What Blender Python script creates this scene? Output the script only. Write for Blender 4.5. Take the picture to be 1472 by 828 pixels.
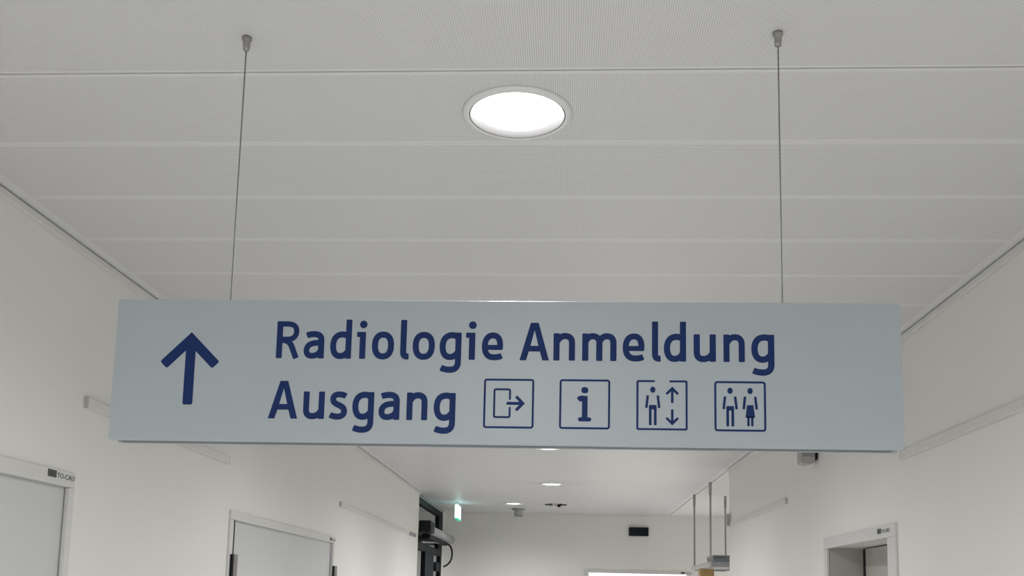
import bpy, bmesh, math
from mathutils import Vector, Matrix

S = bpy.context.scene
COL = S.collection
for o in list(bpy.data.objects):
    bpy.data.objects.remove(o, do_unlink=True)

# ---------------------------------------------------------------- camera
CZ = 1.72                       # eye height
H = CZ + 0.9893                 # ceiling
XL, XR = -1.4245, 1.2416        # corridor walls
yaw, pitch, roll = 0.0548507, 0.1361558, 0.0215818
fwd = Vector((-math.sin(yaw) * math.cos(pitch), math.cos(yaw) * math.cos(pitch), math.sin(pitch)))
r0 = Vector((math.cos(yaw), math.sin(yaw), 0))
u0 = r0.cross(fwd)
rt = math.cos(roll) * r0 + math.sin(roll) * u0
up = -math.sin(roll) * r0 + math.cos(roll) * u0
cam_d = bpy.data.cameras.new('camera')
cam = bpy.data.objects.new('camera', cam_d)
COL.objects.link(cam)
M = Matrix((rt, up, -fwd)).transposed().to_4x4()
M.translation = Vector((0, 0, CZ))
cam.matrix_world = M
cam_d.sensor_width = 36
cam_d.lens = 1419.65 / 1472 * 36
cam_d.shift_y = (662.03 - 414) / 1472
cam_d.clip_start = 0.02
S.camera = cam

# ---------------------------------------------------------------- world, exposure
w = bpy.data.worlds.new('world')
S.world = w
w.use_nodes = True
w.node_tree.nodes['Background'].inputs[0].default_value = (0.55, 0.6, 0.65, 1)
w.node_tree.nodes['Background'].inputs[1].default_value = 0.3
S.view_settings.view_transform = 'Standard'
S.view_settings.look = 'None'
S.view_settings.gamma = 1
S.view_settings.exposure = 0.13
LAMP = 6.0                      # brightness of a downlight diffuser
LIGHTS = [(-0.11, 1.924), (-0.11, 4.25), (-0.117, 6.565), (-0.122, 8.716), (-0.559, 10.64),
          (-0.11, -0.39), (-0.11, -2.71), (3.1, 9.0), (3.1, 10.9)]  # last four added out of view, to even out the light
WATTS = [68, 76, 94, 102, 76, 200, 200, 155, 125]   # light thrown down by each

# ---------------------------------------------------------------- helpers
def mat(name, col, rough=0.5, metal=0.0, spec=0.5, noise=0.0, nscale=30, bump=0.0, bscale=200, emit=0, ecol=None,
        trans=0.0):
    m = bpy.data.materials.new(name)
    m.use_nodes = True
    nt = m.node_tree
    b = nt.nodes['Principled BSDF']
    b.inputs['Base Color'].default_value = (*col, 1)
    b.inputs['Roughness'].default_value = rough
    b.inputs['Metallic'].default_value = metal
    b.inputs['Specular IOR Level'].default_value = spec
    b.inputs['Transmission Weight'].default_value = trans
    tc = nt.nodes.new('ShaderNodeTexCoord')
    if noise:
        n = nt.nodes.new('ShaderNodeTexNoise')
        n.inputs['Scale'].default_value = nscale
        n.inputs['Detail'].default_value = 4
        nt.links.new(tc.outputs['Object'], n.inputs['Vector'])
        r = nt.nodes.new('ShaderNodeValToRGB')
        r.color_ramp.elements[0].position = 0.3
        r.color_ramp.elements[1].position = 0.7
        r.color_ramp.elements[0].color = (*[c * (1 - noise) for c in col], 1)
        r.color_ramp.elements[1].color = (*[min(1, c * (1 + noise)) for c in col], 1)
        nt.links.new(n.outputs['Fac'], r.inputs['Fac'])
        nt.links.new(r.outputs['Color'], b.inputs['Base Color'])
    if bump:
        n2 = nt.nodes.new('ShaderNodeTexNoise')
        n2.inputs['Scale'].default_value = bscale
        nt.links.new(tc.outputs['Object'], n2.inputs['Vector'])
        bp = nt.nodes.new('ShaderNodeBump')
        bp.inputs['Strength'].default_value = bump
        bp.inputs['Distance'].default_value = 0.001
        nt.links.new(n2.outputs['Fac'], bp.inputs['Height'])
        nt.links.new(bp.outputs['Normal'], b.inputs['Normal'])
    if emit:
        b.inputs['Emission Color'].default_value = (*(ecol or col), 1)
        b.inputs['Emission Strength'].default_value = emit
    return m


def obj(name, bm, m, parent=None, loc=None, smooth=False, kind=None):
    me = bpy.data.meshes.new(name)
    bmesh.ops.recalc_face_normals(bm, faces=bm.faces[:])
    bm.to_mesh(me)
    bm.free()
    for p in me.polygons:
        p.use_smooth = smooth
    me.materials.append(m)
    o = bpy.data.objects.new(name, me)
    COL.objects.link(o)
    if parent:
        o.parent = parent
    if loc:
        o.location = loc
    if kind:
        o['kind'] = kind
    return o


def tag(o, label, cat, group=None):
    o['label'] = label
    o['category'] = cat
    if group:
        o['group'] = group
    return o


def empty(name, loc, label=None, cat=None, group=None, kind=None):
    o = bpy.data.objects.new(name, None)
    o.empty_display_size = 0.05
    COL.objects.link(o)
    o.location = loc
    if label:
        tag(o, label, cat, group)
    if kind:
        o['kind'] = kind
    return o


def dup(o, parent=None, loc=None):
    c = o.copy()
    COL.objects.link(c)
    if parent:
        c.parent = parent
    if loc is not None:
        c.location = loc
    return c


def box(bm, x0, x1, y0, y1, z0, z1, bev=0.0, seg=2):
    vs = [bm.verts.new((x, y, z)) for x in (x0, x1) for y in (y0, y1) for z in (z0, z1)]
    fs = []
    for q in ((0, 1, 3, 2), (4, 6, 7, 5), (0, 4, 5, 1), (2, 3, 7, 6), (0, 2, 6, 4), (1, 5, 7, 3)):
        fs.append(bm.faces.new([vs[i] for i in q]))
    if bev:
        es = list({e for f in fs for e in f.edges})
        bmesh.ops.bevel(bm, geom=es, offset=bev, segments=seg, affect='EDGES', profile=0.5)
    return bm


def bx(*a, **k):
    return box(bmesh.new(), *a, **k)


def lathe(bm, prof, n=32, c=(0, 0, 0), axis='z'):
    """prof: list of (radius, height)"""
    def P(r, h, a):
        if axis == 'z':
            v = (r * math.cos(a), r * math.sin(a), h)
        elif axis == 'y':
            v = (r * math.cos(a), h, r * math.sin(a))
        else:
            v = (h, r * math.cos(a), r * math.sin(a))
        return Vector(v) + Vector(c)
    rings = []
    for r, h in prof:
        if r < 1e-6:
            rings.append([bm.verts.new(P(0, h, 0))])
        else:
            rings.append([bm.verts.new(P(r, h, 2 * math.pi * i / n)) for i in range(n)])
    for a, b in zip(rings, rings[1:]):
        for i in range(n):
            j = (i + 1) % n
            if len(a) == 1 and len(b) == 1:
                continue
            if len(a) == 1:
                bm.faces.new((a[0], b[i], b[j]))
            elif len(b) == 1:
                bm.faces.new((a[i], a[j], b[0]))
            else:
                bm.faces.new((a[i], a[j], b[j], b[i]))
    return bm


def tube(bm, pts, r, n=10):
    pts = [Vector(p) for p in pts]
    prev = None
    first = None
    for i, p in enumerate(pts):
        d = (pts[min(i + 1, len(pts) - 1)] - pts[max(i - 1, 0)]).normalized()
        a = d.cross(Vector((0.31, 0.71, 0.63))).normalized()
        b = d.cross(a)
        ring = [bm.verts.new(p + r * (math.cos(2 * math.pi * k / n) * a + math.sin(2 * math.pi * k / n) * b)) for k in range(n)]
        if prev:
            for k in range(n):
                j = (k + 1) % n
                bm.faces.new((prev[k], prev[j], ring[j], ring[k]))
        else:
            first = ring
        prev = ring
    bm.faces.new(first)
    bm.faces.new(prev[::-1])
    return bm


# ---------------------------------------------------------------- materials
M_wall = mat('wall_paint', (0.845, 0.838, 0.81), 0.62, noise=0.012, nscale=3, bump=0.06, bscale=320)
M_trim = mat('trim_white', (0.74, 0.735, 0.715), 0.4, noise=0.01)
M_floor = mat('linoleum', (0.54, 0.537, 0.53), 0.35, noise=0.05, nscale=60)
M_plenum = mat('plenum_dark', (0.06, 0.06, 0.06), 0.9, noise=0.1)
M_plaster = mat('ceiling_plaster', (0.80, 0.79, 0.77), 0.5, noise=0.01, bump=0.04)
M_sign = mat('sign_grey_blue', (0.40, 0.46, 0.505), 0.38, spec=1.0, noise=0.012, nscale=12)
M_signback = mat('sign_body_grey', (0.13, 0.145, 0.16), 0.5, noise=0.02)
M_blue = mat('lettering_blue', (0.008, 0.028, 0.125), 0.5, spec=0.2, noise=0.05)
M_steel = mat('brushed_steel', (0.36, 0.35, 0.34), 0.4, metal=0.75, noise=0.05)
M_cable = mat('steel_cable', (0.22, 0.22, 0.22), 0.5, metal=0.5, noise=0.25, nscale=600)
M_ring = mat('lamp_ring_white', (0.80, 0.80, 0.81), 0.35, noise=0.01)
M_cone = mat('lamp_reflector', (0.13, 0.13, 0.133), 0.5, noise=0.01)
M_diff = mat('lamp_diffuser', (0.9, 0.9, 0.9), 0.5, emit=LAMP, ecol=(1.0, 0.985, 0.96))
M_door = mat('door_leaf_grey', (0.62, 0.635, 0.64), 0.45, noise=0.01, nscale=5)
M_frame = mat('door_frame_white', (0.70, 0.70, 0.685), 0.4, noise=0.01)
M_taupe = mat('door_leaf_taupe', (0.47, 0.45, 0.425), 0.5, noise=0.03, nscale=8)
M_black = mat('black_plastic', (0.010, 0.011, 0.013), 0.55, spec=0.2, noise=0.1)
M_dark = mat('black_metal', (0.010, 0.013, 0.018), 0.55, spec=0.12, noise=0.1)
M_tube = mat('grey_powder_coat', (0.30, 0.31, 0.32), 0.4, noise=0.04)
M_ink = mat('label_ink', (0.05, 0.055, 0.05), 0.5, noise=0.05)
M_greybox = mat('device_grey', (0.46, 0.445, 0.43), 0.5, noise=0.03)
M_cap = mat('end_cap_grey', (0.52, 0.51, 0.495), 0.5, noise=0.02)
M_wood = mat('oak_wood', (0.40, 0.27, 0.10), 0.5, noise=0.22, nscale=14)
M_exit = mat('exit_sign_glow', (0.5, 0.9, 0.8), 0.4, emit=1.6, ecol=(0.55, 1.0, 0.95))
M_exitg = mat('exit_sign_green', (0.02, 0.5, 0.25), 0.4, emit=0.6, ecol=(0.02, 0.6, 0.3))
M_blueg = mat('blue_grey_box', (0.25, 0.29, 0.33), 0.5, noise=0.04)
M_glass = mat('clear_glass', (0.9, 0.95, 0.95), 0.03, trans=1.0)

# perforated ceiling metal: fine round holes with a plain strip along every edge
def perforated():
    m = mat('perforated_metal', (0.8, 0.79, 0.78), 0.42)
    nt = m.node_tree
    N = nt.nodes.new
    L = nt.links.new
    b = nt.nodes['Principled BSDF']
    tc = N('ShaderNodeTexCoord')
    sp = N('ShaderNodeSeparateXYZ')
    L(tc.outputs['Object'], sp.inputs[0])
    def math_(op, a, v=None, v2=None):
        n = N('ShaderNodeMath')
        n.operation = op
        if isinstance(a, (int, float)):
            n.inputs[0].default_value = a
        else:
            L(a, n.inputs[0])
        if v is not None:
            if isinstance(v, (int, float)):
                n.inputs[1].default_value = v
            else:
                L(v, n.inputs[1])
        if v2 is not None:
            n.inputs[2].default_value = v2
        return n.outputs[0]
    pitch_ = 0.0042
    fx = math_('SUBTRACT', math_('FRACT', math_('ADD', math_('DIVIDE', sp.outputs[0], pitch_), 1000.0)), 0.5)
    fy = math_('SUBTRACT', math_('FRACT', math_('ADD', math_('DIVIDE', sp.outputs[1], pitch_), 1000.0)), 0.5)
    d2 = math_('ADD', math_('MULTIPLY', fx, fx), math_('MULTIPLY', fy, fy))
    hole = math_('LESS_THAN', d2, 0.235 ** 2)
    my = math_('LESS_THAN', math_('ABSOLUTE', sp.outputs[1]), 0.138)
    mx = math_('LESS_THAN', math_('ABSOLUTE', sp.outputs[0]), 1.29)
    fac = math_('MULTIPLY', hole, math_('MULTIPLY', my, mx))
    mix = N('ShaderNodeMix')
    mix.data_type = 'RGBA'
    mix.inputs[6].default_value = (0.775, 0.78, 0.79, 1)
    mix.inputs[7].default_value = (0.30, 0.30, 0.30, 1)
    L(fac, mix.inputs[0])
    L(mix.outputs[2], b.inputs['Base Color'])
    return m
M_perf = perforated()

# ---------------------------------------------------------------- structure
YB = 11.91      # back wall
YC = 9.556      # end of the left corridor wall
YR = 7.535      # end of the right corridor wall
Y0 = -4.5
floor = obj('floor', bx(-4.0, 5.0, Y0, YB + 2.2, -0.1, 0.0), M_floor, kind='structure')


def wall_y(name, x0, x1, y0, y1, holes, ztop):
    """wall running along Y with door holes (ya, yb, top)"""
    bm = bmesh.new()
    y = y0
    for a, b, t in sorted(holes):
        box(bm, x0, x1, y, a, 0, ztop)
        box(bm, x0, x1, a, b, t, ztop)
        y = b
    box(bm, x0, x1, y, y1, 0, ztop)
    return obj(name, bm, M_wall, kind='structure')


WT = H + 0.02
D1 = (1.74, 2.745, CZ + 0.300)
D2 = (4.150, 6.010, CZ + 0.312)
D3 = (3.835, 4.745, CZ + 0.258)
wall_y('wall_left', XL - 0.18, XL, Y0, YC, [D1, D2], WT)
wall_y('wall_right', XR, XR + 0.25, Y0, YR, [D3], WT)
bm = bmesh.new()
BX0, BX1, BZ = 0.285, 1.46, CZ + 0.302
box(bm, -1.46, BX0, YB, YB + 0.15, 0, WT)
box(bm, BX0, BX1, YB, YB + 0.15, BZ, WT)
box(bm, BX1, 5.0, YB, YB + 0.15, 0, WT)
obj('wall_back', bm, M_wall, kind='structure')
obj('wall_front', bx(XL - 0.18, XR + 0.25, Y0 - 0.15, Y0, 0, WT), M_wall, kind='structure')
obj('wall_hall_right', bx(5.0, 5.15, YR - 0.2, YB + 0.15, 0, WT), M_wall, kind='structure')
obj('wall_hall_near', bx(XR + 0.25, 5.0, YR - 0.2, YR, 0, WT), M_wall, kind='structure')
# room behind the dark glazed frame on the left
bm = bmesh.new()
box(bm, -3.6, -3.45, YC - 0.15, YB + 0.15, 0, WT)
box(bm, -3.45, XL - 0.18, YC - 0.15, YC, 0, WT)
box(bm, -3.45, -1.53, YB, YB + 0.15, 0, WT)
obj('wall_far_left', bm, M_wall, kind='structure')
# lit room behind the back door opening
bm = bmesh.new()
box(bm, -0.6, 2.4, YB + 1.95, YB + 2.1, 0, WT)
box(bm, -0.75, -0.6, YB + 0.15, YB + 2.1, 0, WT)
box(bm, 2.4, 2.55, YB + 0.15, YB + 2.1, 0, WT)
obj('wall_lit_room', bm, M_wall, kind='structure')

# ceiling: dark void above, one metal panel per 300 mm
ceiling = obj('ceiling', bx(-3.6, 5.15, Y0 - 0.15, YB + 2.1, H + 0.06, H + 0.16), M_plenum, kind='structure')
SEAM = 1.758
PW = XR - XL - 0.006
PXC = (XL + XR) / 2
HR = 0.1005


def panel_mesh(y0, y1, hole=None, width=None):
    """panel in its own coordinates; hole = (x, y)"""
    bm = bmesh.new()
    hx = (width or PW) / 2
    c = 0.0012
    o = [bm.verts.new(v) for v in ((-hx + c, y0 + c, 0), (hx - c, y0 + c, 0), (hx - c, y1 - c, 0), (-hx + c, y1 - c, 0))]
    t = [bm.verts.new(v) for v in ((-hx, y0, c), (hx, y0, c), (hx, y1, c), (-hx, y1, c))]
    u = [bm.verts.new(v) for v in ((-hx, y0, 0.035), (hx, y0, 0.035), (hx, y1, 0.035), (-hx, y1, 0.035))]
    for a, b in ((o, t), (t, u)):
        for i in range(4):
            j = (i + 1) % 4
            bm.faces.new((a[i], a[j], b[j], b[i]))
    if hole is None:
        bm.faces.new(o[::-1])
        bm.faces.new(u)
    else:
        n = 48
        lo = [bm.verts.new((hole[0] + HR * math.cos(2 * math.pi * i / n), hole[1] + HR * math.sin(2 * math.pi * i / n), 0)) for i in range(n)]
        hi = [bm.verts.new((v.co.x, v.co.y, 0.035)) for v in lo]
        for ring, circ in ((o, lo), (u, hi)):
            # split the sheet round the hole into four fans
            q = n // 4
            cs = [ring[2], ring[3], ring[0], ring[1]]      # corners in order of angle
            for k in range(4):
                a0 = (n // 8 + k * q) % n
                arc = [circ[(a0 + i) % n] for i in range(q + 1)]
                bm.faces.new([cs[k], cs[(k + 1) % 4]] + arc[::-1])
        for i in range(n):
            j = (i + 1) % n
            bm.faces.new((lo[i], lo[j], hi[j], hi[i]))
    return bm


plain = None
k = -21
while SEAM + 0.3 * k < YB - 0.01:
    ya = SEAM + 0.3 * k
    yc = ya + 0.15
    yb = min(ya + 0.3, YB - 0.003)
    g0 = 0.0028 if k == 0 else 0.0003
    g1 = 0.0028 if k == -1 else 0.0003
    y0, y1 = -0.15 + g0, yb - yc - g1
    hole = [(lx - PXC, ly - yc) for lx, ly in LIGHTS if ya < ly < yb and lx < XR]
    if hole or k in (0, -1) or yb - ya < 0.299 or plain is None:
        p = obj('ceiling_panel', panel_mesh(y0, y1, hole[0] if hole else None), M_perf, ceiling, (PXC, yc, H))
        if not hole and k not in (0, -1) and yb - ya > 0.299 and plain is None:
            plain = p
    else:
        dup(plain, ceiling, (PXC, yc, H))
    k += 1
cx_ = (XR + 0.004 + 5.0) / 2
for ya, yb, ly in ((YR, 10.0, 9.0), (10.0, YB - 0.002, 10.9)):
    obj('ceiling_section', panel_mesh(ya - ly, yb - ly, (3.1 - cx_, 0.0), 5.0 - XR - 0.006), M_plaster, ceiling, (cx_, ly, H))
obj('ceiling_section', bx(-3.45, XL - 0.004, YC, YB, H, H + 0.06), M_plaster, ceiling)
obj('ceiling_section', bx(-0.6, 2.4, YB + 0.15, YB + 1.95, H, H + 0.06), M_plaster, ceiling)

# perimeter trims under the ceiling and baseboards
obj('trim_1', bx(XL, XL + 0.012, Y0, YC, H - 0.025, H - 0.0045, bev=0.002), M_trim, kind='structure')
obj('trim_2', bx(XR - 0.012, XR, Y0, YR, H - 0.025, H - 0.0045, bev=0.002), M_trim, kind='structure')
bm = bmesh.new()
for a, b in ((Y0, 1.62), (2.86, 4.05), (6.11, YC)):
    box(bm, XL, XL + 0.012, a, b, 0, 0.08)
obj('baseboard_left', bm, M_tube, kind='structure')
bm = bmesh.new()
for a, b in ((Y0, 3.74), (4.84, YR)):
    box(bm, XR - 0.012, XR, a, b, 0, 0.08)
obj('baseboard_right', bm, M_tube, kind='structure')

# ---------------------------------------------------------------- doors
def text_mesh(body, size):
    cu = bpy.data.curves.new('txt', 'FONT')
    cu.body = body
    cu.size = size
    cu.extrude = 0.0003
    cu.resolution_u = 2
    o = bpy.data.objects.new('txt', cu)
    COL.objects.link(o)
    dg = bpy.context.evaluated_depsgraph_get()
    me = bpy.data.meshes.new_from_object(o.evaluated_get(dg))
    bpy.data.objects.remove(o)
    return me


def plate(parent, loc, rotz, sx=1.0):
    """printed door number: black block and small lettering, reading along local +X, facing local -Y"""
    p = obj('number_label', bx(0, 0.046, -0.0006, 0, 0, 0.020), M_ink, parent, loc)
    p.rotation_euler = (0, 0, rotz)
    p['label'] = 'black block of the printed door number'
    t = text_mesh('TO-CAU', 0.026)
    t.materials.append(M_ink)
    to = bpy.data.objects.new('lettering', t)
    COL.objects.link(to)
    to.parent = p
    to.location = (0.050, -0.0004, 0.001)
    to.rotation_euler = (math.pi / 2, 0, 0)
    to.scale = (0.98, 0.8, 1)
    return p


def side_frame(root, sgn, xw, y0, y1, zt, yo0, yo1, zo, proud=0.010, depth=0.12):
    """frame round an opening in a wall along Y; xw wall face, sgn +1 = corridor lies toward +X"""
    a, b = sorted((xw + sgn * proud, xw - sgn * 0.005))
    bm = bmesh.new()
    box(bm, a, b, yo0, yo1, zt, zo, bev=0.003)
    obj('frame_head', bm, M_frame, root)
    for u, v in ((yo0, y0), (y1, yo1)):
        obj('frame_jamb', bx(a, b, u, v, 0, zt, bev=0.003), M_frame, root)


door1 = empty('door_1', (0, 0, 0), kind='structure')
side_frame(door1, 1, XL, D1[0] + 0.03, D1[1] - 0.005, D1[2] - 0.020, D1[0] - 0.02, D1[1] + 0.024, CZ + 0.3235)
obj('leaf', bx(XL - 0.050, XL - 0.006, D1[0] + 0.006, D1[1] - 0.006, 0.006, D1[2] - 0.006, bev=0.002), M_door, door1)
plate(door1, (XL + 0.0102, 2.612, CZ + 0.2985), math.pi / 2)

door2 = empty('door_2', (0, 0, 0), kind='structure')
side_frame(door2, 1, XL, D2[0] + 0.012, D2[1] - 0.008, D2[2] - 0.014, D2[0] - 0.032, D2[1] + 0.035, CZ + 0.3375)
ym = 5.09
obj('leaf', bx(XL - 0.050, XL - 0.006, D2[0] + 0.016, ym - 0.0007, 0.006, D2[2] - 0.006, bev=0.001), M_door, door2)
obj('leaf', bx(XL - 0.050, XL - 0.006, ym + 0.0007, D2[1] - 0.006, 0.006, D2[2] - 0.006, bev=0.001), M_door, door2)
for yy, zz in ((4.168, 0.150), (6.035, 0.158)):
    hb = lathe(bmesh.new(), [(0, 0), (0.013, 0), (0.013, 0.17), (0, 0.17)], 16)
    hg = obj('hinge', hb, M_steel, door2, (XL + 0.019, yy, CZ + zz - 0.17), smooth=False)
    obj('hinge_plate', bx(-0.008, 0.0, -0.034, -0.012, 0.0, 0.17), M_dark, hg)
obj('gasket', bx(XL - 0.004, XL + 0.0098, D2[0] + 0.0122, D2[0] + 0.026, 0.01, D2[2] - 0.016), M_dark, door2)
plate(door2, (XL + 0.0102, 5.905, CZ + 0.308), math.pi / 2)

door3 = empty('door_3', (0, 0, 0), kind='structure')
side_frame(door3, -1, XR, D3[0] + 0.022, D3[1] - 0.006, D3[2] - 0.006, D3[0] - 0.075, D3[1] + 0.045, CZ + 0.303)
XD = XR + 0.155
obj('leaf', bx(XD, XD + 0.045, D3[0] + 0.006, D3[1] - 0.060, 0.006, D3[2] - 0.006, bev=0.002), M_taupe, door3)
obj('gap_seal', bx(XD + 0.006, XD + 0.04, D3[1] - 0.056, D3[1] - 0.005, 0.006, D3[2] - 0.006), M_black, door3)
obj('reveal', bx(XR + 0.006, XD + 0.004, D3[1] - 0.004, D3[1] - 0.0005, 0.006, D3[2] - 0.004), M_taupe, door3)
plate(door3, (XR - 0.0102, 3.968, CZ + 0.2715), -math.pi / 2)

door4 = empty('door_4', (0, 0, 0), kind='structure')
obj('frame_head', bx(BX0 - 0.045, BX1 + 0.045, YB - 0.012, YB + 0.004, BZ - 0.01, CZ + 0.333, bev=0.003), M_frame, door4)
obj('frame_jamb', bx(BX0 - 0.045, BX0 + 0.008, YB - 0.012, YB + 0.004, 0, BZ - 0.01, bev=0.003), M_frame, door4)
obj('frame_jamb', bx(BX1 - 0.008, BX1 + 0.045, YB - 0.012, YB + 0.004, 0, BZ - 0.01, bev=0.003), M_frame, door4)
plate(door4, (1.385, YB - 0.0125, CZ + 0.303), 0)

# ---------------------------------------------------------------- hanging sign
SY = 1.6159
SX0, SX1, SZ0, SZ1 = -0.7755, 0.5494, CZ + 0.2478, CZ + 0.4938
sign = empty('hanging_sign', ((SX0 + SX1) / 2, SY, SZ0),
             'long grey-blue hanging direction sign with dark blue lettering, hung on two cables', 'sign')
ORG = Vector(((SX0 + SX1) / 2, SY, SZ0))


def sobj(name, bm, m, parent=sign, smooth=False, sub=False):
    """mesh given in world coordinates, stored relative to the sign"""
    if not sub:
        bmesh.ops.translate(bm, verts=bm.verts[:], vec=-ORG)
    return obj(name, bm, m, parent, smooth=smooth)


def rounded_rect(x0, x1, z0, z1, r, n=6):
    pts = []
    for cx, cz, a0 in ((x1 - r, z1 - r, 0), (x0 + r, z1 - r, 90), (x0 + r, z0 + r, 180), (x1 - r, z0 + r, 270)):
        for i in range(n + 1):
            a = math.radians(a0 + 90 * i / n)
            pts.append((cx + r * math.cos(a), cz + r * math.sin(a)))
    return pts


def prism(bm, pts, y0, y1, bev=0.0):
    """outline in XZ pulled along Y; bev rounds the front (y0) edge"""
    rings = []
    def inset(d):
        n = len(pts)
        out = []
        for i in range(n):
            p, q, s = Vector(pts[i - 1]), Vector(pts[i]), Vector(pts[(i + 1) % n])
            t = (s - p).normalized()
            out.append((q.x - t.y * d, q.y + t.x * d))
        return out
    prof = [(0, y1), (0, y0)]
    if bev:
        prof = [(0, y1)] + [(bev * (1 - math.cos(a)), y0 + bev * (1 - math.sin(a))) for a in [math.pi / 2 * i / 4 for i in range(5)]]
    for d, y in prof:
        rings.append([bm.verts.new((p[0], y, p[1])) for p in (inset(d) if d else pts)])
    bm.faces.new(rings[0])
    bm.faces.new(rings[-1][::-1])
    for a, b in zip(rings, rings[1:]):
        n = len(a)
        for i in range(n):
            j = (i + 1) % n
            bm.faces.new((a[i], a[j], b[j], b[i]))
    return bm


sobj('front_panel', prism(bmesh.new(), rounded_rect(SX0, SX1, SZ0, SZ1, 0.006), SY, SY + 0.006, 0.0012), M_sign)
sobj('back_panel', prism(bmesh.new(), rounded_rect(SX0, SX1, SZ0, SZ1, 0.006), SY + 0.034, SY + 0.040), M_sign)
sobj('housing', bx(SX0 + 0.012, SX1 - 0.012, SY + 0.006, SY + 0.034, SZ0 + 0.001, SZ1 - 0.001, bev=0.001), M_signback)
for cx in (-0.5857, 0.3610):
    cy = SY + 0.004
    cyl = tube(bmesh.new(), [(cx, cy + 0.016, SZ1 - 0.002), (cx, cy + 0.016, H - 0.022)], 0.00125, 8)
    sobj('suspension_cable', cyl, M_cable)
    g = lathe(bmesh.new(), [(0, -0.027), (0.003, -0.027), (0.0052, -0.0255), (0.0062, -0.019), (0.0066, -0.009), (0.0088, -0.005), (0.0088, 0.0), (0, 0.0)],
              20, (cx, cy + 0.016, H))
    sobj('ceiling_grip', g, M_steel, smooth=True)

# --- lettering and pictograms: strokes swept in the sign's plane
YF = SY - 0.0002


def level(bm):
    """every stroke of one mark lies a hair in front of the one before"""
    n = bm.verts.layers.int.get('n') or bm.verts.layers.int.new('n')
    k = 1 + max([v[n] for v in bm.verts], default=0)
    return n, k, YF - 0.00004 * k


def flat(bm, quadpts):
    """polygon in XZ as a vinyl decal"""
    n, k, y = level(bm)
    a = [bm.verts.new((x, y, z)) for x, z in quadpts]
    for v in a:
        v[n] = k
    bm.faces.new(a)


def bez(path, n=10):
    pts = []
    for c in path:
        if c[0] in 'ML':
            pts.append(Vector(c[1:3]))
        else:
            p0 = pts[-1]
            p1, p2, p3 = Vector(c[1:3]), Vector(c[3:5]), Vector(c[5:7])
            for i in range(1, n + 1):
                t = i / n
                pts.append((1 - t) ** 3 * p0 + 3 * (1 - t) ** 2 * t * p1 + 3 * (1 - t) * t * t * p2 + t ** 3 * p3)
    return pts


def stroke(bm, pts, wd, xf=lambda p: p, closed=False, rnd=0.0):
    pts = [Vector(p) for p in pts]
    ws = [wd / 2] * len(pts)
    if not closed and rnd:
        d0 = (pts[1] - pts[0]).normalized()
        d1 = (pts[-1] - pts[-2]).normalized()
        k = rnd
        mid = [p for p in pts[1:-1] if (p - pts[0]).length > k * 1.3 and (p - pts[-1]).length > k * 1.3]
        pts = [pts[0]] + mid + [pts[-1]]
        ws = [wd / 2] * len(pts)
        pts = [pts[0], pts[0] + d0 * k * 0.3, pts[0] + d0 * k] + pts[1:-1] + [pts[-1] - d1 * k, pts[-1] - d1 * k * 0.3, pts[-1]]
        ws = [wd / 2 - k, wd / 2 - k * 0.3, wd / 2] + ws[1:-1] + [wd / 2, wd / 2 - k * 0.3, wd / 2 - k]
    n = len(pts)
    Lf, Rt = [], []
    for i in range(n):
        if closed:
            a, b = pts[i - 1], pts[(i + 1) % n]
            d0, d1 = (pts[i] - a).normalized(), (b - pts[i]).normalized()
        else:
            d0 = (pts[i] - pts[i - 1]).normalized() if i else (pts[1] - pts[0]).normalized()
            d1 = (pts[i + 1] - pts[i]).normalized() if i < n - 1 else d0
        t = (d0 + d1).normalized()
        nn = Vector((-t.y, t.x))
        m = max(0.35, nn.dot(Vector((-d0.y, d0.x))))
        Lf.append(xf(pts[i] + nn * ws[i] / m))
        Rt.append(xf(pts[i] - nn * ws[i] / m))
    lay, k, y = level(bm)
    rows = []
    for l, r in zip(Lf, Rt):
        rows.append([bm.verts.new((l[0], y, l[1])), bm.verts.new((r[0], y, r[1]))])
        for v in rows[-1]:
            v[lay] = k
    for i in (range(n) if closed else range(n - 1)):
        a, b = rows[i], rows[(i + 1) % n]
        bm.faces.new((a[0], a[1], b[1], b[0]))


def ell(cx, cy, rx, ry, n=32, e=2.0):
    out = []
    for i in range(n):
        a = 2 * math.pi * i / n
        c, s = math.cos(a), math.sin(a)
        out.append((cx + rx * math.copysign(abs(c) ** (2 / e), c), cy + ry * math.copysign(abs(s) ** (2 / e), s)))
    return out


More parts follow.
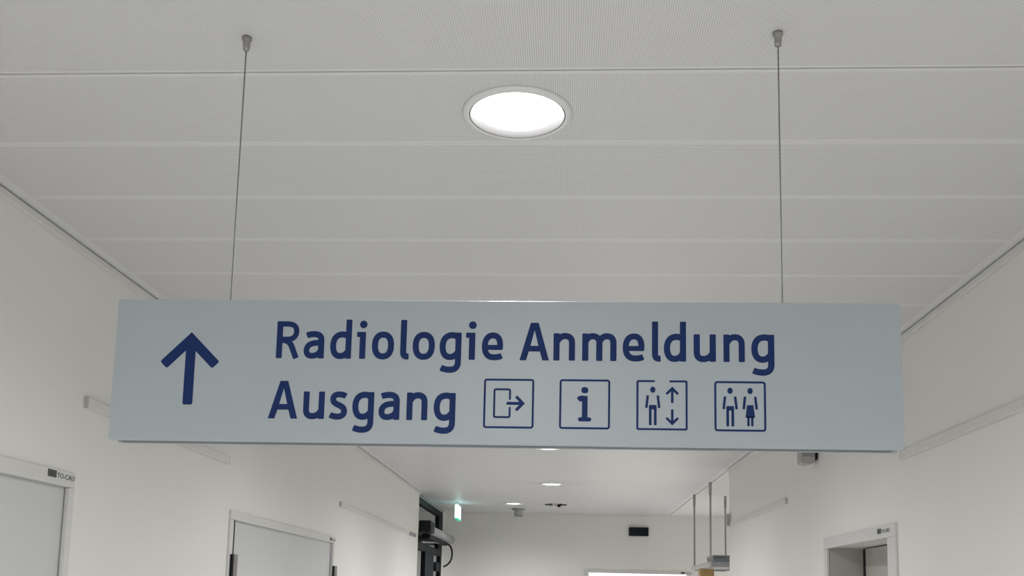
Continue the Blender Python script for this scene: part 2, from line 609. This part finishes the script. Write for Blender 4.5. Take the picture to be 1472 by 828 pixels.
W_ = 0.165
BOWL = [('M', .505, .585), ('C', .45, .635, .40, .652, .34, .652), ('C', .165, .652, .083, .53, .083, .35),
        ('C', .083, .17, .16, .070, .28, .070), ('C', .38, .070, .45, .12, .505, .215)]
GLYPH = {
    'o': (.60, [('closed', ell(.30, .3625, .217, .292, 36, 2.35), W_)]),
    'n': (.575, [('s', [('M', .083, 0), ('L', .083, .725)], W_),
                 ('s', [('M', .10, .50), ('C', .14, .60, .22, .652, .31, .652), ('C', .43, .652, .492, .585, .492, .46), ('L', .492, 0)], W_)]),
    'u': (.585, [('s', [('M', .502, .725), ('L', .502, 0)], W_),
                 ('s', [('M', .083, .725), ('L', .083, .255), ('C', .083, .13, .145, .072, .25, .072), ('C', .36, .072, .44, .12, .485, .215)], W_)]),
    'm': (.905, [('s', [('M', .083, 0), ('L', .083, .725)], W_),
                 ('s', [('M', .10, .52), ('C', .13, .61, .20, .652, .27, .652), ('C', .38, .652, .4525, .60, .4525, .47), ('L', .4525, 0)], W_),
                 ('s', [('M', .47, .52), ('C', .50, .61, .57, .652, .64, .652), ('C', .755, .652, .822, .60, .822, .47), ('L', .822, 0)], W_)]),
    'd': (.59, [('s', [('M', .507, 1.055), ('L', .507, 0)], W_), ('s', BOWL, W_)]),
    'g': (.59, [('s', [('M', .507, .725), ('L', .507, -.06), ('C', .507, -.20, .43, -.268, .29, -.268), ('C', .20, -.268, .12, -.25, .045, -.215)], W_),
                ('s', BOWL, W_)]),
    'a': (.56, [('s', [('M', .075, .615), ('C', .15, .648, .22, .655, .28, .655), ('C', .41, .655, .477, .60, .477, .48), ('L', .477, 0)], W_),
                ('s', [('M', .47, .415), ('C', .42, .425, .36, .425, .30, .415), ('C', .16, .395, .083, .33, .083, .215),
                       ('C', .083, .12, .14, .070, .23, .070), ('C', .33, .070, .42, .12, .472, .22)], W_ * .95)]),
    'e': (.575, [('s', [('M', .12, .335), ('L', .565, .335)], .135),
                 ('s', [('M', .495, .29), ('L', .495, .40), ('C', .49, .56, .43, .655, .30, .655), ('C', .16, .655, .083, .54, .083, .355),
                        ('C', .083, .17, .175, .072, .32, .072), ('C', .41, .072, .48, .085, .545, .115)], W_ * .97)]),
    'i': (.255, [('s', [('M', .165, 0), ('L', .165, .725)], W_), ('s', [('M', 0, .655), ('L', .12, .655)], .14),
                 ('poly', ell(.172, .925, .103, .103, 24))]),
    'l': (.25, [('s', [('M', .100, 1.055), ('L', .100, .20), ('C', .100, .11, .135, .075, .20, .075), ('L', .252, .078)], W_)]),
    's': (.49, [('s', [('M', .445, .605), ('C', .38, .645, .32, .655, .26, .655), ('C', .15, .655, .095, .605, .095, .53),
                       ('C', .095, .44, .17, .41, .25, .375), ('C', .34, .335, .405, .30, .405, .205),
                       ('C', .405, .11, .33, .068, .22, .068), ('C', .15, .068, .09, .085, .02, .115)], W_ * .97)]),
    'A': (.78, [('poly', [(0, 0), (.175, 0), (.245, .235), (.285, .385), (.39, .80), (.39, 1), (.285, 1)]),
                ('poly', [(.78, 0), (.495, 1), (.39, 1), (.39, .80), (.495, .385), (.535, .235), (.605, 0)]),
                ('poly', [(.235, .235), (.545, .235), (.50, .385), (.28, .385)])]),
    'R': (.64, [('s', [('M', .085, 0), ('L', .085, 1.0)], W_),
                ('s', [('M', .10, .925), ('L', .29, .925), ('C', .46, .925, .540, .85, .540, .72), ('C', .540, .60, .46, .515, .32, .510), ('L', .12, .510)], W_ * .88),
                ('s', [('M', .12, .490), ('C', .30, .49, .385, .43, .44, .28), ('L', .558, 0)], W_ * .95)]),
}
CAP = 0.0648


def letter(ch, xl, xr, base):
    wd, parts = GLYPH[ch]
    sx = (xr - xl) / wd
    bm = bmesh.new()
    f = lambda p: (xl + p[0] * sx, base + p[1] * CAP)
    for p in parts:
        if p[0] == 's':
            stroke(bm, bez(p[1]), p[2], f, rnd=0.022)
        elif p[0] == 'closed':
            stroke(bm, p[1], p[2], f, closed=True)
        else:
            flat(bm, [f(q) for q in p[1]])
    sobj('letter', bm, M_blue)


T1 = [('R', -.4948, -.4545), ('a', -.4476, -.4121), ('d', -.4020, -.3655), ('i', -.3568, -.3408), ('o', -.3305, -.2926),
      ('l', -.2831, -.2673), ('o', -.2610, -.2232), ('g', -.2152, -.1782), ('i', -.1708, -.1545), ('e', -.1439, -.1079),
      ('A', -.0799, -.0305), ('n', -.0233, .0130), ('m', .0248, .0822), ('e', .0921, .1285), ('l', .1398, .1553),
      ('d', .1606, .1975), ('u', .2098, .2466), ('n', .2589, .2941), ('g', .3046, .3425)]
T2 = [('A', -.5026, -.4523), ('u', -.4431, -.4068), ('s', -.3984, -.3678), ('g', -.3594, -.3227), ('a', -.3150, -.2792),
      ('n', -.2676, -.2323), ('g', -.2219, -.1852)]
for ch, a, b in T1:
    letter(ch, a, b, CZ + 0.3916)
for ch, a, b in T2:
    letter(ch, a, b, CZ + 0.2876)

# big arrow
bm = bmesh.new()
zz = CZ
aw = 0.0172
stroke(bm, [(-.6424, zz + .3096), (-.6424, zz + .415)], aw, rnd=0.003)
stroke(bm, [(-.6885, zz + .3783), (-.6428, zz + .4238), (-.5975, zz + .3785)], aw, rnd=0.003)
sobj('arrow', bm, M_blue)['label'] = 'big blue arrow pointing up'

IC = [(-.0963, CZ + .3176, 'blue outlined exit pictogram with a door and arrow'),
      (.0301, CZ + .3178, 'blue outlined pictogram of the letter i'),
      (.1576, CZ + .3176, 'blue outlined lift pictogram, open at the top'),
      (.2855, CZ + .3171, 'blue outlined pictogram of a man and a woman')]
IS = 0.0842
LW = 0.0034


def icon(k):
    cx, cz, lab = IC[k]
    f = lambda p: (cx + (p[0] - .5) * IS, cz + (p[1] - .5) * IS)
    e = LW / 2 / IS
    r = 0.06
    bm = bmesh.new()
    if k == 2:
        path = [('M', .645, 1 - e), ('L', 1 - r, 1 - e), ('C', 1 - e, 1 - e, 1 - e, 1 - e, 1 - e, 1 - r), ('L', 1 - e, r), ('C', 1 - e, e, 1 - e, e, 1 - r, e),
                ('L', r, e), ('C', e, e, e, e, e, r), ('L', e, 1 - r), ('C', e, 1 - e, e, 1 - e, r, 1 - e), ('L', .36, 1 - e)]
        stroke(bm, bez(path, 6), LW / IS, f, rnd=0.008)
    else:
        stroke(bm, rounded_rect(e, 1 - e, e, 1 - e, r - e), LW / IS, f, closed=True)
    root = sobj('pictogram', bm, M_blue)
    root['label'] = lab

    def part(name, strokes=(), polys=(), wd=.05, rnd=.012):
        b = bmesh.new()
        for s in strokes:
            stroke(b, bez(s, 6), wd, f, rnd=rnd)
        for p in polys:
            flat(b, [f(q) for q in p])
        bmesh.ops.translate(b, verts=b.verts[:], vec=-ORG)
        obj(name, b, M_blue, root)

    def person(x, skirt=False):
        part('head', polys=[ell(x, .808, .052, .062, 20)])
        part('arm', [[('M', x - .098, .695), ('L', x - .126, .44)]])
        part('arm', [[('M', x + .098, .695), ('L', x + .126, .44)]])
        if skirt:
            part('skirt', polys=[[(x - .062, .525), (x + .062, .525), (x + .092, .28), (x + .055, .272), (x - .055, .272), (x - .092, .28)]])
            for d in (-1, 1):
                part('leg', [[('M', x + d * .037, .30), ('L', x + d * .037, .107)]], wd=.046, rnd=.008)
        else:
            part('trousers', polys=[[(x - .076, .10), (x - .022, .10), (x - .022, .40), (x - .012, .415), (x + .012, .415), (x + .022, .40), (x + .022, .10),
                                     (x + .076, .10), (x + .076, .49), (x + .062, .503), (x - .062, .503), (x - .076, .49)][::-1]])

    if k == 0:
        part('door_outline', [[('M', .522, .575), ('L', .522, .72), ('C', .522, .785, .522, .785, .46, .785), ('L', .275, .785), ('C', .213, .785, .213, .785, .213, .72),
                               ('L', .213, .285), ('C', .213, .225, .213, .225, .275, .225), ('L', .46, .225), ('C', .522, .225, .522, .225, .522, .285), ('L', .522, .43)]], wd=.040, rnd=.01)
        part('arrow', [[('M', .455, .504), ('L', .77, .504)], [('M', .645, .645), ('L', .780, .504), ('L', .645, .363)]], wd=.060, rnd=.016)
    elif k == 1:
        part('dot', polys=[ell(.50, .782, .068, .062, 24, 2.6)])
        part('stem', [[('M', .372, .585), ('C', .40, .615, .45, .625, .502, .612)], [('M', .502, .667), ('L', .502, .18)]], wd=.112, rnd=.02)
        part('foot', [[('M', .372, .197), ('L', .632, .197)]], wd=.085, rnd=.035)
    elif k == 2:
        person(.32)
        part('arrow', [[('M', .70, .545), ('L', .70, .82)], [('M', .585, .722), ('L', .70, .838), ('L', .815, .722)]], rnd=.012)
        part('arrow', [[('M', .70, .42), ('L', .70, .15)], [('M', .585, .250), ('L', .70, .134), ('L', .815, .250)]], rnd=.012)
    else:
        person(.306)
        person(.694, True)


for k in range(4):
    icon(k)

# ---------------------------------------------------------------- downlights
LAB = ['round white ceiling downlight, biggest and nearest, above the hanging sign',
       'round ceiling downlight hidden just behind the hanging sign',
       'round ceiling downlight showing right under the lower edge of the hanging sign',
       'round corridor downlight in front of the dark-slotted air outlet',
       'farthest round downlight, left of the others, beside the ceiling camera',
       'added round downlight out of view, over the place of the photographer',
       'added round downlight out of view, at the near end of the corridor',
       'added unseen round downlight in the right wing of the back hall, nearer one',
       'added unseen round downlight in the right wing of the back hall, beside the back wall']
proto = None
for (lx, ly), lab, watt in zip(LIGHTS, LAB, WATTS):
    root = empty('ceiling_light', (lx, ly, H), lab, 'light', 'round ceiling downlights')
    if proto is None:
        ring = lathe(bmesh.new(), [(0.113, -0.0005), (0.1128, -0.004), (0.109, -0.007), (0.1005, -0.0075), (0.0995, -0.0065), (0.0995, 0.003), (0.1002, 0.003), (0.1003, -0.0005), (0.113, -0.0005)], 64)
        a = obj('trim_ring', ring, M_ring, root, smooth=True)
        cone = lathe(bmesh.new(), [(0.0975, -0.0066), (0.0918, 0.010), (0.0930, 0.0105), (0.0993, 0.003), (0.0993, -0.0066), (0.0985, -0.0066)], 64)
        b = obj('reflector', cone, M_cone, root, smooth=True)
        df = lathe(bmesh.new(), [(0, -0.003), (0.04, -0.002), (0.07, 0.0005), (0.086, 0.004), (0.0915, 0.008), (0.0915, 0.014), (0, 0.014)], 64)
        c = obj('diffuser', df, M_diff, root, smooth=True)
        proto = (a, b, c)
    else:
        for q in proto:
            dup(q, root)
    ld = bpy.data.lights.new('lamp_bulb', 'SPOT')
    ld.energy = watt
    ld.color = (1.0, 0.985, 0.975)
    ld.spot_size = math.radians(162)
    ld.spot_blend = 1.0
    ld.shadow_soft_size = 0.05
    lo = bpy.data.objects.new('lamp_bulb', ld)
    COL.objects.link(lo)
    lo.parent = root
    lo.location = (0, 0, -0.022)

# lamp of the lit room behind the back door
tag(obj('panel_lamp', bx(-0.1, 1.9, YB + 0.5, YB + 1.5, H - 0.03, H - 0.001), mat('room_lamp', (0.9, 0.9, 0.9), 0.5, emit=9, ecol=(1, .97, .95))),
    'white ceiling panel lamp in the bright room behind the back door', 'light')

# ---------------------------------------------------------------- wall rails
def rail(y0, y1, z, side, lab, dark_near=False, dark_far=False):
    x = XL if side < 0 else XR
    s = 1 if side < 0 else -1
    a, b = sorted((x, x + s * 0.011))
    root = empty('wall_rail', (x, y0, CZ + z), lab, 'rail', 'white wall rails')
    bm = bx(a - x, b - x, 0.006, y1 - y0 - 0.006, -0.016, 0.016, bev=0.003)
    obj('rail_body', bm, M_trim, root)
    for yy, dk in ((0, dark_near), (y1 - y0 - 0.006, dark_far)):
        e = obj('end_cap', bx(min(0, s * 0.0118), max(0, s * 0.0118), yy, yy + 0.006, -0.017, 0.017, bev=0.001), M_cap if dk else M_trim, root)
        if dk:
            e['label'] = 'darker grey end cap'
    return root


rail(2.800, 4.064, 0.541, -1, 'white wall rail running behind the left end of the hanging sign', True)
rl = rail(6.160, 9.37, 0.552, -1, 'white wall rail on the left wall beyond the double door', True, True)
obj('clip', bx(0.004, 0.016, 2.80, 3.17, -0.020, 0.012, bev=0.002), M_tube, rl)
rail(0.9, 3.682, 0.545, 1, 'nearest white wall rail on the right wall, ending at the corner of the hanging sign')
rail(5.575, 7.44, 0.560, 1, 'short white wall rail on the right wall beyond the recessed door', True)

# grey junction box where the far right rail ends
jb = empty('junction_box', (XR, 7.49, CZ + 0.60), 'small grey box on the right wall corner, behind the rail end', 'box')
obj('cover', bx(-0.030, 0, -0.035, 0.035, -0.045, 0.045, bev=0.004), M_greybox, jb)
obj('base_plate', bx(-0.006, 0, -0.042, 0.042, -0.052, 0.052, bev=0.001), M_trim, jb)

# speaker-like box just under the sign on the right wall
sp = empty('wall_speaker', (XR, 4.93, CZ + 0.68), 'small grey wall speaker peeping out under the right end of the hanging sign', 'speaker')
bm = bmesh.new()
prof = [(-0.083, 0.010), (-0.080, 0.000), (-0.045, -0.006), (-0.016, 0.004), (-0.016, 0.20), (-0.083, 0.20)]
A = [bm.verts.new((x, -0.045, z)) for x, z in prof]
B = [bm.verts.new((x, 0.045, z)) for x, z in prof]
bm.faces.new(A)
bm.faces.new(B[::-1])
for i in range(len(prof)):
    j = (i + 1) % len(prof)
    bm.faces.new((A[i], A[j], B[j], B[i]))
bmesh.ops.bevel(bm, geom=bm.edges[:], offset=0.003, segments=2, affect='EDGES')
obj('speaker_body', bm, M_greybox, sp)
obj('wall_bracket', bx(-0.0158, 0, -0.035, 0.035, 0.02, 0.19), M_black, sp)
obj('grille', bx(-0.078, -0.02, -0.0475, -0.0455, 0.03, 0.18), M_tube, sp)

# ---------------------------------------------------------------- back hall
bd = empty('wall_display', (0.884, YB, CZ + 0.793), 'small black rectangular display on the back wall', 'display')
obj('bezel', bx(-0.116, 0.116, -0.04, 0, -0.052, 0.052, bev=0.006), M_black, bd)
obj('screen', bx(-0.104, 0.104, -0.0415, -0.0395, -0.041, 0.041), M_dark, bd)

# ceiling camera / detector
dc = empty('dome_camera', (-0.53, 11.25, H), 'small grey dome camera under the ceiling near the back wall', 'camera')
obj('mount', lathe(bmesh.new(), [(0, 0), (0.078, 0), (0.078, -0.016), (0.052, -0.022), (0, -0.022)], 32), M_tube, dc, smooth=False)
obj('dome', lathe(bmesh.new(), [(0.048, -0.020), (0.050, -0.055), (0.046, -0.078), (0.030, -0.092), (0, -0.098)], 32), M_greybox, dc, smooth=True)
obj('dome_band', lathe(bmesh.new(), [(0.049, -0.074), (0.053, -0.076), (0.050, -0.088), (0.040, -0.092), (0.046, -0.076)], 32), M_tube, dc, smooth=True)

# air outlet with dark slots
vt = empty('air_outlet', (-0.10, 10.63, H), 'round ceiling air outlet with dark slots, far down the corridor', 'vent')
obj('plate', lathe(bmesh.new(), [(0, -0.004), (0.135, -0.004), (0.140, 0), (0, 0)], 40), M_trim, vt)
for i in range(12):
    a = 2 * math.pi * i / 12
    bm = bx(0.05, 0.125, -0.008, 0.008, -0.0075, -0.0035)
    bmesh.ops.rotate(bm, verts=bm.verts[:], cent=(0, 0, 0), matrix=Matrix.Rotation(a, 3, 'Z'))
    obj('slot', bm, M_black, vt)
obj('nozzle', lathe(bmesh.new(), [(0, -0.035), (0.012, -0.033), (0.02, -0.02), (0.02, -0.004), (0, -0.004)], 16, (0.035, -0.02, 0)), M_black, vt, smooth=True)

# exit sign seen from its thin side
ex = empty('exit_sign', (-1.155, 10.6, H), 'glowing green-white emergency exit sign seen edge-on, hung from the ceiling', 'sign')
obj('stem', bx(-0.008, 0.008, -0.05, 0.05, -0.035, 0.0), M_trim, ex)
obj('light_box', bx(-0.017, 0.017, -0.16, 0.16, -0.180, -0.035, bev=0.006), M_exit, ex)
obj('lower_edge', bx(-0.015, 0.019, -0.155, 0.155, -0.194, -0.1805, bev=0.003), M_exitg, ex)

# dark glazed frame in the left hall wall
XG = -1.45
gf = empty('glazed_door', (XG, 10.6, 0), 'black metal framed glazed door in the left wall beyond the corridor corner', 'door')
def gbox(name, m, y0, y1, z0, z1, x0=-0.055, x1=0.0, bev=0.004):
    return obj(name, bx(x0, x1, y0 - 10.6, y1 - 10.6, z0, z1, bev=bev), m, gf)
gbox('top_rail', M_tube, YC + 0.004, 11.70, H - 0.030, H - 0.008, -0.06, 0.004)
gbox('head_beam', M_dark, YC + 0.004, 11.69, H - 0.095, H - 0.032)
gbox('transom', M_dark, YC + 0.004, 11.69, CZ + 0.44, CZ + 0.515)
gbox('post', M_dark, 11.34, 11.69, CZ + 0.50, H - 0.095)
gbox('post', M_dark, 11.55, 11.66, 0.0, CZ + 0.44)
gbox('post', M_dark, 10.30, 10.97, 0.0, CZ + 0.44)
gbox('post', M_dark, YC + 0.004, YC + 0.10, 0.0, H - 0.095)
gbox('glass_pane', M_glass, YC + 0.10, 11.34, CZ + 0.515, H - 0.095, -0.032, -0.024, 0)
gbox('glass_pane', M_glass, YC + 0.10, 10.30, 0.02, CZ + 0.44, -0.032, -0.024, 0)
gbox('glass_pane', M_glass, 10.97, 11.55, 0.02, CZ + 0.44, -0.032, -0.024, 0)
gbox('lock_case', M_dark, 11.12, 11.40, CZ + 0.26, CZ + 0.36, -0.02, 0.012)
gbox('lock_case', M_dark, 11.16, 11.42, CZ + 0.10, CZ + 0.20, -0.02, 0.012)
gbox('side_panel', M_wall, 11.665, YB - 0.002, 0, H - 0.004, -0.08, 0.0, 0)

tm = empty('tube_motor', (-1.36, 9.95, CZ + 0.645), 'grey tubular drive unit with black motor head on the dark glazed door', 'motor')
obj('tube', lathe(bmesh.new(), [(0, 0.0), (0.045, 0.0), (0.045, 1.86), (0.041, 1.875), (0, 1.875)], 28, axis='y'), M_tube, tm, smooth=False)
obj('motor_head', bx(-0.075, 0.045, -0.30, 0.0, -0.04, 0.075, bev=0.012), M_black, tm)
obj('lower_housing', bx(-0.085, 0.0, 0.0, 1.50, -0.085, -0.040, bev=0.006), M_dark, tm)
obj('stay', tube(bmesh.new(), [(-0.08, -0.05, -0.125), (-0.01, 1.45, -0.055)], 0.010, 10), M_tube, tm)
cb = [('M', 0.0, 0.0), ('C', .06, .0, .09, -.08, .075, -.16), ('C', .06, -.23, .02, -.25, -.02, -.27)]
obj('cable', tube(bmesh.new(), [(p.x - 0.02, 1.5, p.y - 0.06) for p in bez(cb, 8)], 0.010, 8), M_black, tm)

# suspended tray right, on rods, with box; wooden post below
TZ = CZ + 0.298
tr = empty('suspended_tray', (1.40, 8.9, TZ), 'grey overhead tray hung from the ceiling on thin rods at the right wall end', 'shelf')
def tbox(name, m, x0, x1, y0, y1, z0, z1, bev=0.003):
    return obj(name, bx(x0 - 1.40, x1 - 1.40, y0 - 8.9, y1 - 8.9, z0, z1, bev=bev), m, tr)
tbox('tray_floor', M_tube, 1.215, 1.535, 8.36, 9.52, -0.012, -0.002)
tbox('side_rail', M_greybox, 1.208, 1.232, 8.35, 9.53, -0.022, 0.020)
tbox('side_rail', M_tube, 1.518, 1.542, 8.35, 9.53, -0.022, 0.020)
tbox('end_rail', M_tube, 1.232, 1.518, 9.506, 9.53, -0.026, 0.020)
tbox('end_rail', M_tube, 1.232, 1.518, 8.35, 8.374, -0.022, 0.020)
for x, y in ((1.2233, 9.41), (1.2233, 8.376), (1.530, 9.51), (1.530, 8.40)):
    rod = obj('rod', tube(bmesh.new(), [(x - 1.4, y - 8.9, 0.0), (x - 1.4, y - 8.9, H - TZ)], 0.0085, 10), M_steel, tr)
    obj('rod_sleeve', tube(bmesh.new(), [(x - 1.4, y - 8.9, H - TZ - 0.11), (x - 1.4, y - 8.9, H - TZ - 0.0005)], 0.0125, 12), M_steel, rod)
bxo = empty('storage_box', (1.42, 9.15, TZ - 0.002), 'blue-grey box lying on the suspended tray', 'box')
obj('body', bx(-0.09, 0.09, -0.20, 0.20, 0.0, 0.085, bev=0.008), M_blueg, bxo)
obj('lid', bx(-0.095, 0.095, -0.205, 0.205, 0.0855, 0.105, bev=0.006), M_tube, bxo)
wp = empty('wood_post', (1.263, 8.93, 0), 'tan wooden post standing under the suspended tray', 'post')
obj('shaft', bx(-0.062, 0.062, -0.06, 0.06, 0.02, TZ - 0.024, bev=0.004), M_wood, wp)
obj('foot', bx(-0.072, 0.072, -0.07, 0.07, 0.0, 0.02, bev=0.004), M_steel, wp)
